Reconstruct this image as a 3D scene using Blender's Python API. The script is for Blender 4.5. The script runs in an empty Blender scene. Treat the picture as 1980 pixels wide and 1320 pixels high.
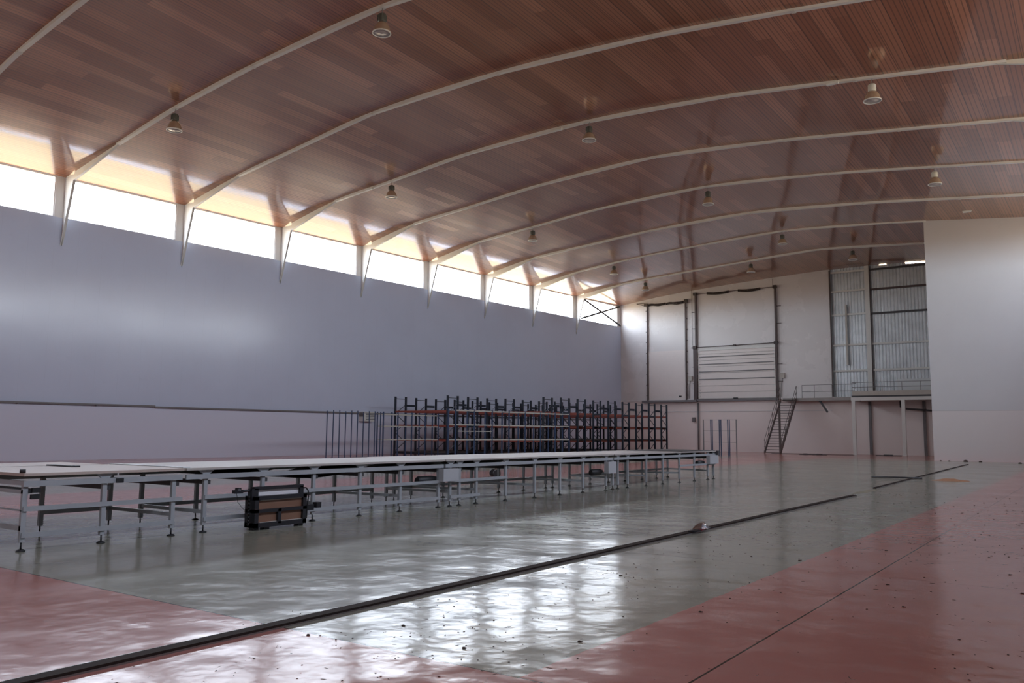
import bpy, math, random
from mathutils import Vector, Matrix
C = bpy.context.scene.collection
S = bpy.context.scene
R = math.radians
random.seed(7)

# ---------------------------------------------------------------- camera, world, light, exposure
SKEW = R(3.51265); WC = -42.027; YE = 71.49
cam_d = bpy.data.cameras.new('camera'); cam = bpy.data.objects.new('camera', cam_d); C.objects.link(cam)
cam_d.sensor_width = 36.0; cam_d.lens = 1618.36 / 1980 * 36; cam_d.clip_end = 500; cam_d.clip_start = 0.05
cam.matrix_world = (Matrix.Translation((0, 0, 1.5)) @ Matrix.Rotation(R(35.272), 4, 'Z')
                    @ Matrix.Rotation(R(90 + 6.2096), 4, 'X') @ Matrix.Rotation(R(0.48765), 4, 'Z'))
S.camera = cam
S.view_settings.view_transform = 'Standard'; S.view_settings.look = 'None'
S.view_settings.gamma = 1.0; S.view_settings.use_curve_mapping = False
S.view_settings.exposure = 0.04
w = bpy.data.worlds.new('daylight'); S.world = w; w.use_nodes = True
nt = w.node_tree; nt.nodes.clear()
tc = nt.nodes.new('ShaderNodeTexCoord'); sp = nt.nodes.new('ShaderNodeSeparateXYZ')
cr = nt.nodes.new('ShaderNodeValToRGB'); bg = nt.nodes.new('ShaderNodeBackground'); wo = nt.nodes.new('ShaderNodeOutputWorld')
mr = nt.nodes.new('ShaderNodeMapRange'); mr.inputs[1].default_value = -1; mr.inputs[2].default_value = 1
nt.links.new(tc.outputs['Generated'], sp.inputs[0]); nt.links.new(sp.outputs['Z'], mr.inputs[0])
nt.links.new(mr.outputs[0], cr.inputs[0]); nt.links.new(cr.outputs[0], bg.inputs[0]); nt.links.new(bg.outputs[0], wo.inputs[0])
e = cr.color_ramp.elements
e[0].position = 0.0; e[0].color = (0.26, 0.20, 0.13, 1)
e[1].position = 1.0; e[1].color = (0.60, 0.72, 1.0, 1)
x_ = e.new(0.485); x_.color = (0.44, 0.345, 0.24, 1)
x_ = e.new(0.515); x_.color = (0.90, 0.93, 1.0, 1)
bg.inputs[1].default_value = 20.0
S.cycles.max_bounces = 10; S.cycles.diffuse_bounces = 5; S.cycles.glossy_bounces = 4
S.cycles.transparent_max_bounces = 8; S.cycles.use_denoising = True
S.cycles.sample_clamp_indirect = 12.0
S.cycles.caustics_reflective = False; S.cycles.caustics_refractive = False

def xw(y): return (WC + math.sin(SKEW) * y) / math.cos(SKEW)
XR = 2.2; YB = -14.0; ZS = 11.68; ZT = 13.70
def portal(name, loc, rot, sx, sy):
    l = bpy.data.lights.new(name, 'AREA'); l.shape = 'RECTANGLE'; l.size = sx; l.size_y = sy; l.cycles.is_portal = True
    o = bpy.data.objects.new(name, l); C.objects.link(o); o.location = loc; o.rotation_euler = rot
ym = (YB + YE) / 2; L_ = YE - YB
portal('window_portal_left', (xw(ym) - 0.02, ym, (ZS + ZT) / 2), (0, R(-90), -SKEW), ZT - ZS, L_ / math.cos(SKEW))
portal('window_portal_right', (XR + 0.02, ym, (ZS + ZT) / 2), (0, R(90), 0), ZT - ZS, L_)

# ---------------------------------------------------------------- materials
def mat(name, col, rough=0.5, metal=0.0, spec=0.5, coat=0.0, coat_r=0.1, noise=0.0, nscale=3.0):
    m = bpy.data.materials.new(name); m.use_nodes = True
    b = m.node_tree.nodes['Principled BSDF']
    b.inputs['Base Color'].default_value = (*col, 1); b.inputs['Roughness'].default_value = rough
    b.inputs['Metallic'].default_value = metal; b.inputs['Specular IOR Level'].default_value = spec
    b.inputs['Coat Weight'].default_value = coat; b.inputs['Coat Roughness'].default_value = coat_r
    if noise:
        t = m.node_tree; co = t.nodes.new('ShaderNodeTexCoord'); n = t.nodes.new('ShaderNodeTexNoise')
        n.inputs['Scale'].default_value = nscale; n.inputs['Detail'].default_value = 4
        mx = t.nodes.new('ShaderNodeMix'); mx.data_type = 'RGBA'
        mx.inputs[6].default_value = (*[c * (1 - noise) for c in col], 1); mx.inputs[7].default_value = (*[min(1, c * (1 + noise)) for c in col], 1)
        t.links.new(co.outputs['Object'], n.inputs['Vector']); t.links.new(n.outputs[0], mx.inputs[0]); t.links.new(mx.outputs[2], b.inputs['Base Color'])
    return m
class G:
    """small node graph helper"""
    def __init__(s, m): s.m = m; s.t = m.node_tree; s.b = s.t.nodes['Principled BSDF']; s.N = s.t.nodes; s.L = s.t.links
    def n(s, k, **kw):
        a = s.N.new(k)
        for q, v in kw.items(): setattr(a, q, v)
        return a
    def put(s, sock, v):
        if hasattr(v, 'is_linked') or isinstance(v, bpy.types.NodeSocket): s.L.new(v, sock)
        else: sock.default_value = v
    def math(s, op, a, b=0.0, c=0.0):
        k = s.n('ShaderNodeMath', operation=op); s.put(k.inputs[0], a); s.put(k.inputs[1], b); s.put(k.inputs[2], c); return k.outputs[0]
    def mix(s, f, a, b):
        k = s.n('ShaderNodeMix', data_type='RGBA'); s.put(k.inputs[0], f)
        s.put(k.inputs[6], a if not isinstance(a, tuple) else (*a, 1)); s.put(k.inputs[7], b if not isinstance(b, tuple) else (*b, 1)); return k.outputs[2]
    def noise(s, vec, scale, detail=3, rough=0.5):
        k = s.n('ShaderNodeTexNoise'); s.L.new(vec, k.inputs['Vector']); k.inputs['Scale'].default_value = scale
        k.inputs['Detail'].default_value = detail; k.inputs['Roughness'].default_value = rough; return k.outputs[0]
    def comb(s, x, y, z):
        k = s.n('ShaderNodeCombineXYZ'); s.put(k.inputs[0], x); s.put(k.inputs[1], y); s.put(k.inputs[2], z); return k.outputs[0]
    def ss(s, v, a, b):
        k = s.n('ShaderNodeMapRange', interpolation_type='SMOOTHSTEP'); s.put(k.inputs[0], v)
        k.inputs[1].default_value = a; k.inputs[2].default_value = b; return k.outputs[0]
    def bump(s, h, strength, dist=1.0, normal=None):
        k = s.n('ShaderNodeBump'); k.inputs['Strength'].default_value = strength; k.inputs['Distance'].default_value = dist
        s.L.new(h, k.inputs['Height'])
        if normal: s.L.new(normal, k.inputs['Normal'])
        return k.outputs[0]

def floor_material():
    m = mat('painted_concrete', (0.2, 0.2, 0.18), 0.2); g = G(m)
    co = g.n('ShaderNodeTexCoord').outputs['Object']; sx = g.n('ShaderNodeSeparateXYZ'); g.L.new(co, sx.inputs[0]); X, Y = sx.outputs[0], sx.outputs[1]
    e_ = g.noise(co, 3.0, 4); wob = g.math('MULTIPLY', g.math('SUBTRACT', e_, 0.5), 0.05)
    Xw = g.math('ADD', X, wob)
    inx = g.math('MULTIPLY', g.math('GREATER_THAN', Xw, -15.1), g.math('LESS_THAN', Xw, -3.04))
    iny = g.math('MULTIPLY', g.math('GREATER_THAN', Y, 4.40), g.math('LESS_THAN', Y, 57.0))
    in2 = g.math('MULTIPLY', g.math('GREATER_THAN', Xw, -32.0), g.math('LESS_THAN', Xw, -20.0))
    zone = g.math('MAXIMUM', g.math('MULTIPLY', inx, iny), g.math('MULTIPLY', in2, iny))
    n1 = g.noise(co, 0.35, 5, 0.6); n2 = g.noise(co, 6.0, 5, 0.6)
    green = g.mix(n1, (0.235, 0.24, 0.185), (0.32, 0.31, 0.245))
    red = g.mix(n1, (0.38, 0.165, 0.135), (0.50, 0.235, 0.195))
    col = g.mix(zone, red, green)
    dust = g.ss(n2, 0.55, 0.85)
    col = g.mix(g.math('MULTIPLY', dust, 0.25), col, (0.33, 0.31, 0.28))
    # saw-cut joints
    def line(v, p, wd): return g.math('LESS_THAN', g.math('ABSOLUTE', g.math('SUBTRACT', v, p)), wd)
    j = g.math('MAXIMUM', line(X, -2.15, 0.008), line(Y, 4.40, 0.007))
    for p in (9.8, 17.0, 25.0, 33.0, 41.0): j = g.math('MAXIMUM', j, g.math('MULTIPLY', line(Y, p, 0.006), 0.35))
    col = g.mix(j, col, (0.03, 0.02, 0.018))
    g.L.new(col, g.b.inputs['Base Color'])
    r = g.math('ADD', g.math('MULTIPLY', g.noise(co, 0.5, 4), 0.12), 0.05)
    r = g.math('ADD', r, g.math('MULTIPLY', g.noise(co, 9.0, 3), 0.09))
    g.L.new(r, g.b.inputs['Roughness'])
    h = g.math('ADD', g.math('MULTIPLY', g.noise(co, 0.75, 2, 0.35), 0.028), g.math('MULTIPLY', g.noise(co, 2.6, 2, 0.4), 0.0075))
    h = g.math('ADD', h, g.math('MULTIPLY', g.noise(co, 6.5, 2), 0.0022))
    h = g.math('ADD', h, g.math('MULTIPLY', g.noise(co, 40.0, 2), 0.0001))
    g.L.new(g.bump(h, 1.0, 1.0), g.b.inputs['Normal'])
    g.b.inputs['Specular IOR Level'].default_value = 0.11
    return m

def ceiling_material():
    m = mat('varnished_brown_ceiling_boards', (0.2, 0.1, 0.06), 0.2); g = G(m)
    co = g.n('ShaderNodeTexCoord').outputs['Object']; sx = g.n('ShaderNodeSeparateXYZ'); g.L.new(co, sx.inputs[0]); X, Y = sx.outputs[0], sx.outputs[1]
    W = 0.55; LN = 5.6
    row = g.math('FLOOR', g.math('DIVIDE', X, W))
    wn = g.n('ShaderNodeTexWhiteNoise', noise_dimensions='1D'); g.L.new(row, wn.inputs['W'])
    yy = g.math('DIVIDE', g.math('ADD', Y, g.math('MULTIPLY', wn.outputs['Value'], LN)), LN)
    cell = g.math('FLOOR', yy)
    w2 = g.n('ShaderNodeTexWhiteNoise', noise_dimensions='2D'); g.L.new(g.comb(row, cell, 0.0), w2.inputs['Vector'])
    rv = w2.outputs['Value']; sc = g.n('ShaderNodeSeparateColor'); g.L.new(w2.outputs['Color'], sc.inputs[0])
    grain = g.noise(g.comb(g.math('MULTIPLY', X, 30.0), g.math('MULTIPLY', Y, 0.6), 0.0), 1.0, 4, 0.6)
    a = g.mix(g.math('MULTIPLY', rv, rv), (0.30, 0.105, 0.045), (0.52, 0.22, 0.118))
    a = g.mix(g.math('MULTIPLY', grain, 0.35), a, (0.20, 0.065, 0.026))
    fx = g.math('FRACT', g.math('DIVIDE', X, 0.16))
    groove = g.math('LESS_THAN', fx, 0.22)
    a = g.mix(g.math('MULTIPLY', groove, 0.6), a, (0.06, 0.02, 0.009))
    seam = g.math('LESS_THAN', g.math('FRACT', g.math('DIVIDE', X, W)), 0.045)
    a = g.mix(g.math('MULTIPLY', seam, 0.75), a, (0.03, 0.01, 0.006))
    g.L.new(a, g.b.inputs['Base Color'])
    g.L.new(g.math('ADD', g.math('MULTIPLY', sc.outputs[1], 0.07), 0.06), g.b.inputs['Coat Roughness'])
    g.b.inputs['Coat Weight'].default_value = 0.85; g.b.inputs['Roughness'].default_value = 0.42
    # each board lies at its own very slight tilt; fine ribs run along the boards
    fr = g.math('SUBTRACT', g.math('FRACT', g.math('DIVIDE', X, W)), 0.5)
    tilt = g.math('MULTIPLY', fr, g.math('MULTIPLY', g.math('SUBTRACT', sc.outputs[0], 0.5), 0.016))
    fy = g.math('SUBTRACT', g.math('FRACT', yy), 0.5)
    tilt = g.math('ADD', tilt, g.math('MULTIPLY', fy, g.math('MULTIPLY', g.math('SUBTRACT', sc.outputs[2], 0.5), 0.05)))
    rib = g.math('MULTIPLY', g.ss(g.math('ABSOLUTE', g.math('SUBTRACT', fx, 0.08)), 0.0, 0.12), 0.0012)
    wv = g.math('MULTIPLY', g.noise(co, 0.5, 1), 0.004)
    g.L.new(g.bump(g.math('ADD', g.math('ADD', tilt, rib), wv), 1.0, 1.0), g.b.inputs['Normal'])
    g.b.inputs['Specular IOR Level'].default_value = 0.6
    return m

def wall_material(name, col, zj=None, rough=0.33, panel=1.15, horiz=False, bmp=0.006, low=None):
    m = mat(name, col, rough); g = G(m)
    co = g.n('ShaderNodeTexCoord').outputs['Object']; sx = g.n('ShaderNodeSeparateXYZ'); g.L.new(co, sx.inputs[0])
    n1 = g.noise(co, 0.4, 5, 0.6); n2 = g.noise(co, 2.5, 4, 0.6)
    a = g.mix(n1, tuple(c * 0.93 for c in col), tuple(min(1, c * 1.04) for c in col))
    a = g.mix(g.math('MULTIPLY', g.ss(n2, 0.6, 0.9), 0.25), a, tuple(c * 0.75 for c in col))
    v = sx.outputs[2] if horiz else sx.outputs[1]
    fr = g.math('FRACT', g.math('DIVIDE', v, panel))
    seam = g.math('LESS_THAN', fr, 0.006)
    a = g.mix(g.math('MULTIPLY', seam, 0.18), a, tuple(c * 0.5 for c in col))
    if low is not None:
        a = g.mix(g.math('LESS_THAN', sx.outputs[2], zj), a, low)
    if zj is not None:
        ln = g.math('LESS_THAN', g.math('ABSOLUTE', g.math('SUBTRACT', sx.outputs[2], zj)), 0.02)
        a = g.mix(g.math('MULTIPLY', ln, 0.4), a, tuple(c * 0.45 for c in col))
    g.L.new(a, g.b.inputs['Base Color'])
    g.L.new(g.math('ADD', g.math('MULTIPLY', n1, 0.12), rough - 0.05), g.b.inputs['Roughness'])
    g.L.new(g.bump(g.math('MULTIPLY', g.noise(co, 0.9, 2), bmp), 1.0, 1.0), g.b.inputs['Normal'])
    return m

M = {}
M['floor'] = floor_material(); M['ceiling'] = ceiling_material()
M['wall'] = wall_material('pale_sandwich_panel', (0.56, 0.615, 0.755), rough=0.185, bmp=0.003, zj=2.62, low=(0.65, 0.665, 0.775))
M['wall_end'] = wall_material('pale_end_wall_panel', (0.68, 0.655, 0.64), rough=0.26, panel=400.0, bmp=0.001)
M['plinth'] = wall_material('painted_concrete_wall', (0.80, 0.72, 0.68), rough=0.5, panel=400.0)
M['block'] = wall_material('pale_partition_panel', (0.62, 0.605, 0.60), zj=3.06, rough=0.24, panel=400.0, bmp=0.002, low=(0.69, 0.63, 0.605))
M['white'] = mat('white_painted_steel', (0.66, 0.66, 0.62), 0.35, noise=0.05)
M['frame_grey'] = mat('light_grey_painted_steel', (0.72, 0.72, 0.69), 0.4, noise=0.06)
M['winframe'] = mat('white_window_frame', (0.72, 0.70, 0.68), 0.35, noise=0.04)
M['table_steel'] = mat('grey_painted_table_steel', (0.33, 0.34, 0.35), 0.42, noise=0.12, nscale=5)
M['table_top'] = mat('pale_laminate', (0.46, 0.37, 0.32), 0.45, spec=0.25, noise=0.08, nscale=1.2)
M['table_top2'] = mat('grey_white_laminate', (0.45, 0.405, 0.37), 0.42, spec=0.25, noise=0.06, nscale=1.2)
M['black'] = mat('black_rubber', (0.012, 0.012, 0.013), 0.5, noise=0.2)
M['black_paint'] = mat('black_enamel', (0.015, 0.015, 0.018), 0.35, noise=0.2)
M['dark'] = mat('dark_steel', (0.05, 0.048, 0.05), 0.45, noise=0.2)
M['rack'] = mat('dark_blue_rack_steel', (0.010, 0.016, 0.028), 0.45, noise=0.2)
M['orange'] = mat('rust_orange_beam_paint', (0.26, 0.055, 0.032), 0.5, noise=0.2)
M['blue'] = mat('blue_shelf_post', (0.022, 0.045, 0.105), 0.45, noise=0.15)
M['cream'] = mat('cream_shelf_beam', (0.45, 0.42, 0.37), 0.5, noise=0.1)
M['brown'] = mat('brown_fibreboard', (0.20, 0.10, 0.06), 0.6, noise=0.2)
M['galv'] = mat('galvanised_sheet', (0.55, 0.58, 0.60), 0.36, metal=0.85, noise=0.25, nscale=1.5)
M['rail_steel'] = mat('rusty_floor_rail', (0.032, 0.021, 0.016), 0.75, spec=0.15, noise=0.3, nscale=8)
M['rail_lip'] = mat('worn_steel_lip', (0.25, 0.22, 0.20), 0.35, metal=0.5, noise=0.3, nscale=20)
M['door'] = mat('pale_sectional_door', (0.72, 0.66, 0.62), 0.3, noise=0.04)
M['track'] = mat('dark_red_brown_track', (0.07, 0.045, 0.042), 0.45, noise=0.2)
M['spring'] = mat('oiled_spring_steel', (0.035, 0.025, 0.022), 0.4, metal=0.3, noise=0.2)
M['grey_mid'] = mat('mid_grey_steel', (0.16, 0.15, 0.15), 0.5, noise=0.15)
M['stair'] = mat('rusty_stair_steel', (0.10, 0.075, 0.068), 0.5, noise=0.25)
M['slab'] = mat('grey_concrete_slab', (0.33, 0.31, 0.29), 0.7, noise=0.2)
M['drive'] = mat('pale_grey_drive_box', (0.42, 0.42, 0.43), 0.5)
M['deck'] = mat('dark_brown_deck_board', (0.055, 0.035, 0.026), 0.7, noise=0.2)
M['sand'] = mat('orange_sawdust', (0.42, 0.22, 0.12), 0.9, noise=0.4, nscale=30)
M['debris'] = mat('dry_brown_litter', (0.055, 0.030, 0.020), 0.8, noise=0.4, nscale=12)
M['smear'] = mat('yellowish_sand_film', (0.26, 0.24, 0.17), 0.6, noise=0.15)
M['crumb'] = mat('pale_crumbs', (0.38, 0.32, 0.27), 0.8, noise=0.3, nscale=12)
M['redplastic'] = mat('red_plastic_film', (0.30, 0.01, 0.03), 0.3)
M['film'] = mat('clear_plastic_film', (0.75, 0.72, 0.72), 0.2)
M['lamp_housing'] = mat('grey_cast_housing', (0.10, 0.11, 0.10), 0.45, noise=0.2)
M['lamp_housing_w'] = mat('white_cast_housing', (0.62, 0.64, 0.60), 0.4, noise=0.08)
M['lamp_rim'] = mat('pale_lamp_rim', (0.72, 0.75, 0.75), 0.3)
M['lamp_lens'] = mat('frosted_lamp_lens', (0.45, 0.42, 0.42), 0.25)
def glassmat(name, tint, fac, rough=0.05):
    m = bpy.data.materials.new(name); m.use_nodes = True; t = m.node_tree; t.nodes.clear()
    tr = t.nodes.new('ShaderNodeBsdfTransparent'); gl = t.nodes.new('ShaderNodeBsdfGlossy'); mx = t.nodes.new('ShaderNodeMixShader'); o = t.nodes.new('ShaderNodeOutputMaterial')
    tr.inputs[0].default_value = (*tint, 1); gl.inputs['Roughness'].default_value = rough; mx.inputs[0].default_value = fac
    t.links.new(tr.outputs[0], mx.inputs[1]); t.links.new(gl.outputs[0], mx.inputs[2]); t.links.new(mx.outputs[0], o.inputs[0]); return m
M['glass'] = glassmat('window_glass', (0.94, 0.96, 0.96), 0.05)
def bellmat():
    m = mat('ribbed_amber_acrylic', (0.72, 0.57, 0.45), 0.15); b = m.node_tree.nodes['Principled BSDF']; b.inputs['Metallic'].default_value = 0.45
    g = G(m); t = g.n('ShaderNodeBsdfTransparent'); mx = g.n('ShaderNodeMixShader'); mx.inputs[0].default_value = 0.30
    o = [k for k in g.N if k.type == 'OUTPUT_MATERIAL'][0]
    g.L.new(g.b.outputs[0], mx.inputs[1]); g.L.new(t.outputs[0], mx.inputs[2]); g.L.new(mx.outputs[0], o.inputs[0]); return m
M['bell'] = bellmat()

# ---------------------------------------------------------------- mesh builder
class MB:
    def __init__(s): s.v = []; s.f = []; s.sm = []
    def face(s, ids, sm=False): s.f.append(tuple(ids)); s.sm.append(sm)
    def hexa(s, p):   # 8 points: bottom 4 ccw, top 4 ccw
        b = len(s.v); s.v += [tuple(q) for q in p]
        for q in ((3, 2, 1, 0), (4, 5, 6, 7), (0, 1, 5, 4), (1, 2, 6, 5), (2, 3, 7, 6), (3, 0, 4, 7)): s.face([b + i for i in q])
        return s
    def box(s, x0, x1, y0, y1, z0, z1):
        return s.hexa([(x0, y0, z0), (x1, y0, z0), (x1, y1, z0), (x0, y1, z0), (x0, y0, z1), (x1, y0, z1), (x1, y1, z1), (x0, y1, z1)])
    def bar(s, a, b, wd, ht, up=(0, 0, 1)):
        a = Vector(a); b = Vector(b); d = (b - a).normalized(); u = Vector(up)
        if abs(d.dot(u)) > 0.98: u = Vector((0, 1, 0))
        r = d.cross(u).normalized() * wd / 2; u = r.cross(d).normalized() * ht / 2
        return s.hexa([a - r - u, a + r - u, b + r - u, b - r - u, a - r + u, a + r + u, b + r + u, b - r + u])
    def tube(s, pts, rad, n=8, cap=True):
        pts = [Vector(p) for p in pts]; rs = rad if isinstance(rad, (list, tuple)) else [rad] * len(pts); base = len(s.v); up = Vector((0, 0, 1))
        for i, p in enumerate(pts):
            d = (pts[min(i + 1, len(pts) - 1)] - pts[max(i - 1, 0)]).normalized()
            u = Vector((0.31, 0.95, 0.05)) if abs(d.z) > 0.9 else up
            a = d.cross(u).normalized(); b = a.cross(d).normalized()
            for k in range(n):
                t = 2 * math.pi * k / n; s.v.append(tuple(p + (a * math.cos(t) + b * math.sin(t)) * rs[i]))
        for i in range(len(pts) - 1):
            for k in range(n):
                k2 = (k + 1) % n; s.face((base + i * n + k, base + i * n + k2, base + (i + 1) * n + k2, base + (i + 1) * n + k), True)
        if cap:
            s.face([base + k for k in range(n)][::-1]); s.face([base + (len(pts) - 1) * n + k for k in range(n)])
        return s
    def lathe(s, prof, c=(0, 0, 0), n=20, cap=False):
        base = len(s.v)
        for r, z in prof:
            for k in range(n):
                t = 2 * math.pi * k / n; s.v.append((c[0] + r * math.cos(t), c[1] + r * math.sin(t), c[2] + z))
        for i in range(len(prof) - 1):
            for k in range(n):
                k2 = (k + 1) % n; s.face((base + i * n + k, base + i * n + k2, base + (i + 1) * n + k2, base + (i + 1) * n + k), True)
        if cap:
            s.face([base + k for k in range(n)][::-1]); s.face([base + (len(prof) - 1) * n + k for k in range(n)])
        return s
    def prism(s, poly, off):   # polygon of 3-D points extruded by vector
        b = len(s.v); n = len(poly); o = Vector(off); s.v += [tuple(p) for p in poly] + [tuple(Vector(p) + o) for p in poly]
        s.face(list(range(b, b + n))[::-1]); s.face(range(b + n, b + 2 * n))
        for i in range(n): j = (i + 1) % n; s.face((b + i, b + j, b + n + j, b + n + i))
        return s
    def build(s, name, m, parent=None, **props):
        me = bpy.data.meshes.new(name); me.from_pydata(s.v, [], s.f); me.update()
        for p, q in zip(me.polygons, s.sm): p.use_smooth = q
        bm_fix(me)
        o = bpy.data.objects.new(name, me); C.objects.link(o); me.materials.append(M[m] if isinstance(m, str) else m)
        if parent: o.parent = parent
        for k, v in props.items(): o[k] = v
        return o
import bmesh
def bm_fix(me):
    b = bmesh.new(); b.from_mesh(me); bmesh.ops.recalc_face_normals(b, faces=b.faces); b.to_mesh(me); b.free()
def empty(name, loc=(0, 0, 0), rz=0.0, **props):
    o = bpy.data.objects.new(name, None); C.objects.link(o); o.location = loc; o.rotation_euler = (0, 0, rz); o.empty_display_size = 0.2
    for k, v in props.items(): o[k] = v
    return o
def tag(o, label, cat, group=None):
    o['label'] = label; o['category'] = cat
    if group: o['group'] = group
    return o
def dup(root, loc=None, rz=None):
    r = root.copy(); C.objects.link(r)
    if loc is not None: r.location = loc
    if rz is not None: r.rotation_euler = (0, 0, rz)
    for ch in list(root.children):
        c = ch.copy(); C.objects.link(c); c.parent = r
        for g_ in ch.children:
            d = g_.copy(); C.objects.link(d); d.parent = c
    return r
ST = dict(kind='structure')

# ---------------------------------------------------------------- the hall's section
YC = [-4.9, 1.3, 7.5, 13.7, 19.9, 26.15, 32.5, 38.85, 45.1, 51.35, 57.5, 63.9]
KS = [0, 4.6, 9, 14.2, 21.2, 28, 33, 38, 44.5]
PF = {13.7: [13.62, 14.35, 15.38, 16.12, 16.30, 15.85, 15.2, 14.5, 13.5],
      19.9: [13.62, 14.45, 15.18, 15.73, 16.10, 15.72, 15.1, 14.45, 13.5],
      26.15: [13.62, 14.51, 15.09, 15.75, 15.90, 15.57, 15.06, 14.45, 13.5],
      32.5: [13.62, 14.61, 15.05, 15.58, 15.78, 15.45, 14.93, 14.37, 13.5],
      38.85: [13.62, 14.56, 14.98, 15.50, 15.81, 15.37, 14.84, 14.31, 13.5],
      45.1: [13.62, 14.56, 15.00, 15.49, 15.74, 15.31, 14.78, 14.2, 13.5],
      51.35: [13.62, 14.48, 14.86, 15.27, 15.50, 15.09, 14.61, 14.12, 13.45],
      57.5: [13.62, 14.45, 14.92, 15.27, 15.57, 15.18, 14.70, 14.2, 13.45],
      63.9: [13.62, 14.30, 14.64, 14.98, 15.36, 14.97, 14.55, 14.1, 13.45],
      71.49: [13.68, 14.26, 14.62, 14.92, 15.20, 15.02, 14.6, 14.1, 13.45]}
PY = sorted(PF)
def knots(y):
    if y <= PY[0]: return PF[PY[0]]
    if y >= PY[-1]: return PF[PY[-1]]
    for a, b in zip(PY, PY[1:]):
        if a <= y <= b:
            t = (y - a) / (b - a); return [p * (1 - t) + q * t for p, q in zip(PF[a], PF[b])]
def prof(y, s):
    k = knots(y)
    for i in range(len(KS) - 1):
        if s <= KS[i + 1] or i == len(KS) - 2:
            t = (s - KS[i]) / (KS[i + 1] - KS[i]); return k[i] * (1 - t) + k[i + 1] * t
def prof_s(y, s):   # smooth roof line through the knots (Catmull-Rom)
    k = knots(y); n = len(KS)
    for i in range(n - 1):
        if s <= KS[i + 1] or i == n - 2:
            def sl(j):
                if j <= 0: return (k[1] - k[0]) / (KS[1] - KS[0])
                if j >= n - 1: return (k[-1] - k[-2]) / (KS[-1] - KS[-2])
                return (k[j + 1] - k[j - 1]) / (KS[j + 1] - KS[j - 1])
            h = KS[i + 1] - KS[i]; t = (s - KS[i]) / h
            return ((2*t**3 - 3*t*t + 1) * k[i] + (t**3 - 2*t*t + t) * h * sl(i) + (-2*t**3 + 3*t*t) * k[i+1] + (t**3 - t*t) * h * sl(i+1))
ROOF_OFF = 0.09
def roof(x, y): return prof_s(y, x - xw(y)) + ROOF_OFF

# floor
MB().box(-44, 4, YB - 1, YE + 1, -0.3, 0).build('floor', 'floor', **ST)
# ceiling
b = MB(); NX = 72; ys = [YB - 0.5] + [YB + i * 2.0 for i in range(1, 43)] + [YE + 0.5]
for y in ys:
    x0 = xw(y) - 0.02
    for i in range(NX + 1):
        x = x0 + (XR + 0.3 - x0) * i / NX; b.v.append((x, y, roof(min(x, XR + 0.3), min(max(y, YB), YE))))
for j in range(len(ys) - 1):
    for i in range(NX):
        p = j * (NX + 1) + i; b.face((p, p + 1, p + NX + 2, p + NX + 1), True)
n0 = len(b.v); b.v += [(x, y, z + 0.25) for (x, y, z) in b.v[:n0]]
for j in range(len(ys) - 1):
    for i in range(NX):
        p = n0 + j * (NX + 1) + i; b.face((p, p + NX + 1, p + NX + 2, p + 1), True)
b.build('ceiling', 'ceiling', **ST)
# left wall under the sill, piers and head, windows
def wl(y, off=0.0): return xw(y) + off
def wallbox(b, y0, y1, z0, z1, t0, t1):
    return b.hexa([(wl(y0, t0), y0, z0), (wl(y0, t1), y0, z0), (wl(y1, t1), y1, z0), (wl(y1, t0), y1, z0),
                   (wl(y0, t0), y0, z1), (wl(y0, t1), y0, z1), (wl(y1, t1), y1, z1), (wl(y1, t0), y1, z1)])
b = MB(); wallbox(b, YB - 0.5, YE + 0.3, -0.05, ZS, -0.4, 0.0); b.build('wall_left', 'wall', **ST)
b = MB(); wallbox(b, YB - 0.5, YE + 0.3, ZT, 14.3, -0.4, 0.0); b.build('trim_1', 'winframe', **ST)
for i, y in enumerate(YC):
    b = MB(); wallbox(b, y - 0.42, y + 0.10, ZS, ZT, -0.25, -0.02); b.build('trim_%d' % (i + 2), 'winframe', **ST)
b = MB(); wallbox(b, YE - 0.62, YE, ZS, ZT, -0.25, -0.02); b.build('trim_14', 'winframe', **ST)
ends = [YB - 0.4] + YC + [YE]
for i in range(len(ends) - 1):
    y0 = ends[i] + 0.10; y1 = ends[i + 1] - (0.42 if i < len(ends) - 2 else 0.60)
    wn = empty('window_%d' % (i + 1), (0, 0, 0), **ST)
    b = MB(); wallbox(b, y0, y1, ZT - 0.06, ZT, -0.20, -0.05); wallbox(b, y0, y1, ZS, ZS + 0.05, -0.20, -0.05)
    wallbox(b, y0, y0 + 0.05, ZS, ZT, -0.20, -0.05); wallbox(b, y1 - 0.05, y1, ZS, ZT, -0.20, -0.05); b.build('window_frame', 'winframe', wn)
    b = MB(); wallbox(b, y0 + 0.04, y1 - 0.04, ZS + 0.04, ZT - 0.05, -0.135, -0.125); b.build('pane', 'glass', wn)
# right wall (beyond the frame on the camera's right) with the matching window strip
b = MB(); b.box(XR, XR + 0.4, YB - 0.5, YE + 0.3, -0.05, ZS); b.build('wall_right', 'wall', **ST)
b = MB(); b.box(XR, XR + 0.4, YB - 0.5, YE + 0.3, ZT, 14.3)
for y in YC: b.box(XR + 0.02, XR + 0.25, y - 0.4, y + 0.14, ZS, ZT)
b.build('trim_15', 'winframe', **ST)
wn = empty('window_20', (0, 0, 0), **ST)
b = MB(); b.box(XR + 0.125, XR + 0.135, YB, YE, ZS, ZT); b.build('pane', 'glass', wn)
# wall behind the camera
MB().box(-44, 4, YB - 0.4, YB, -0.05, 17).build('wall_back', 'wall_end', **ST)
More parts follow.
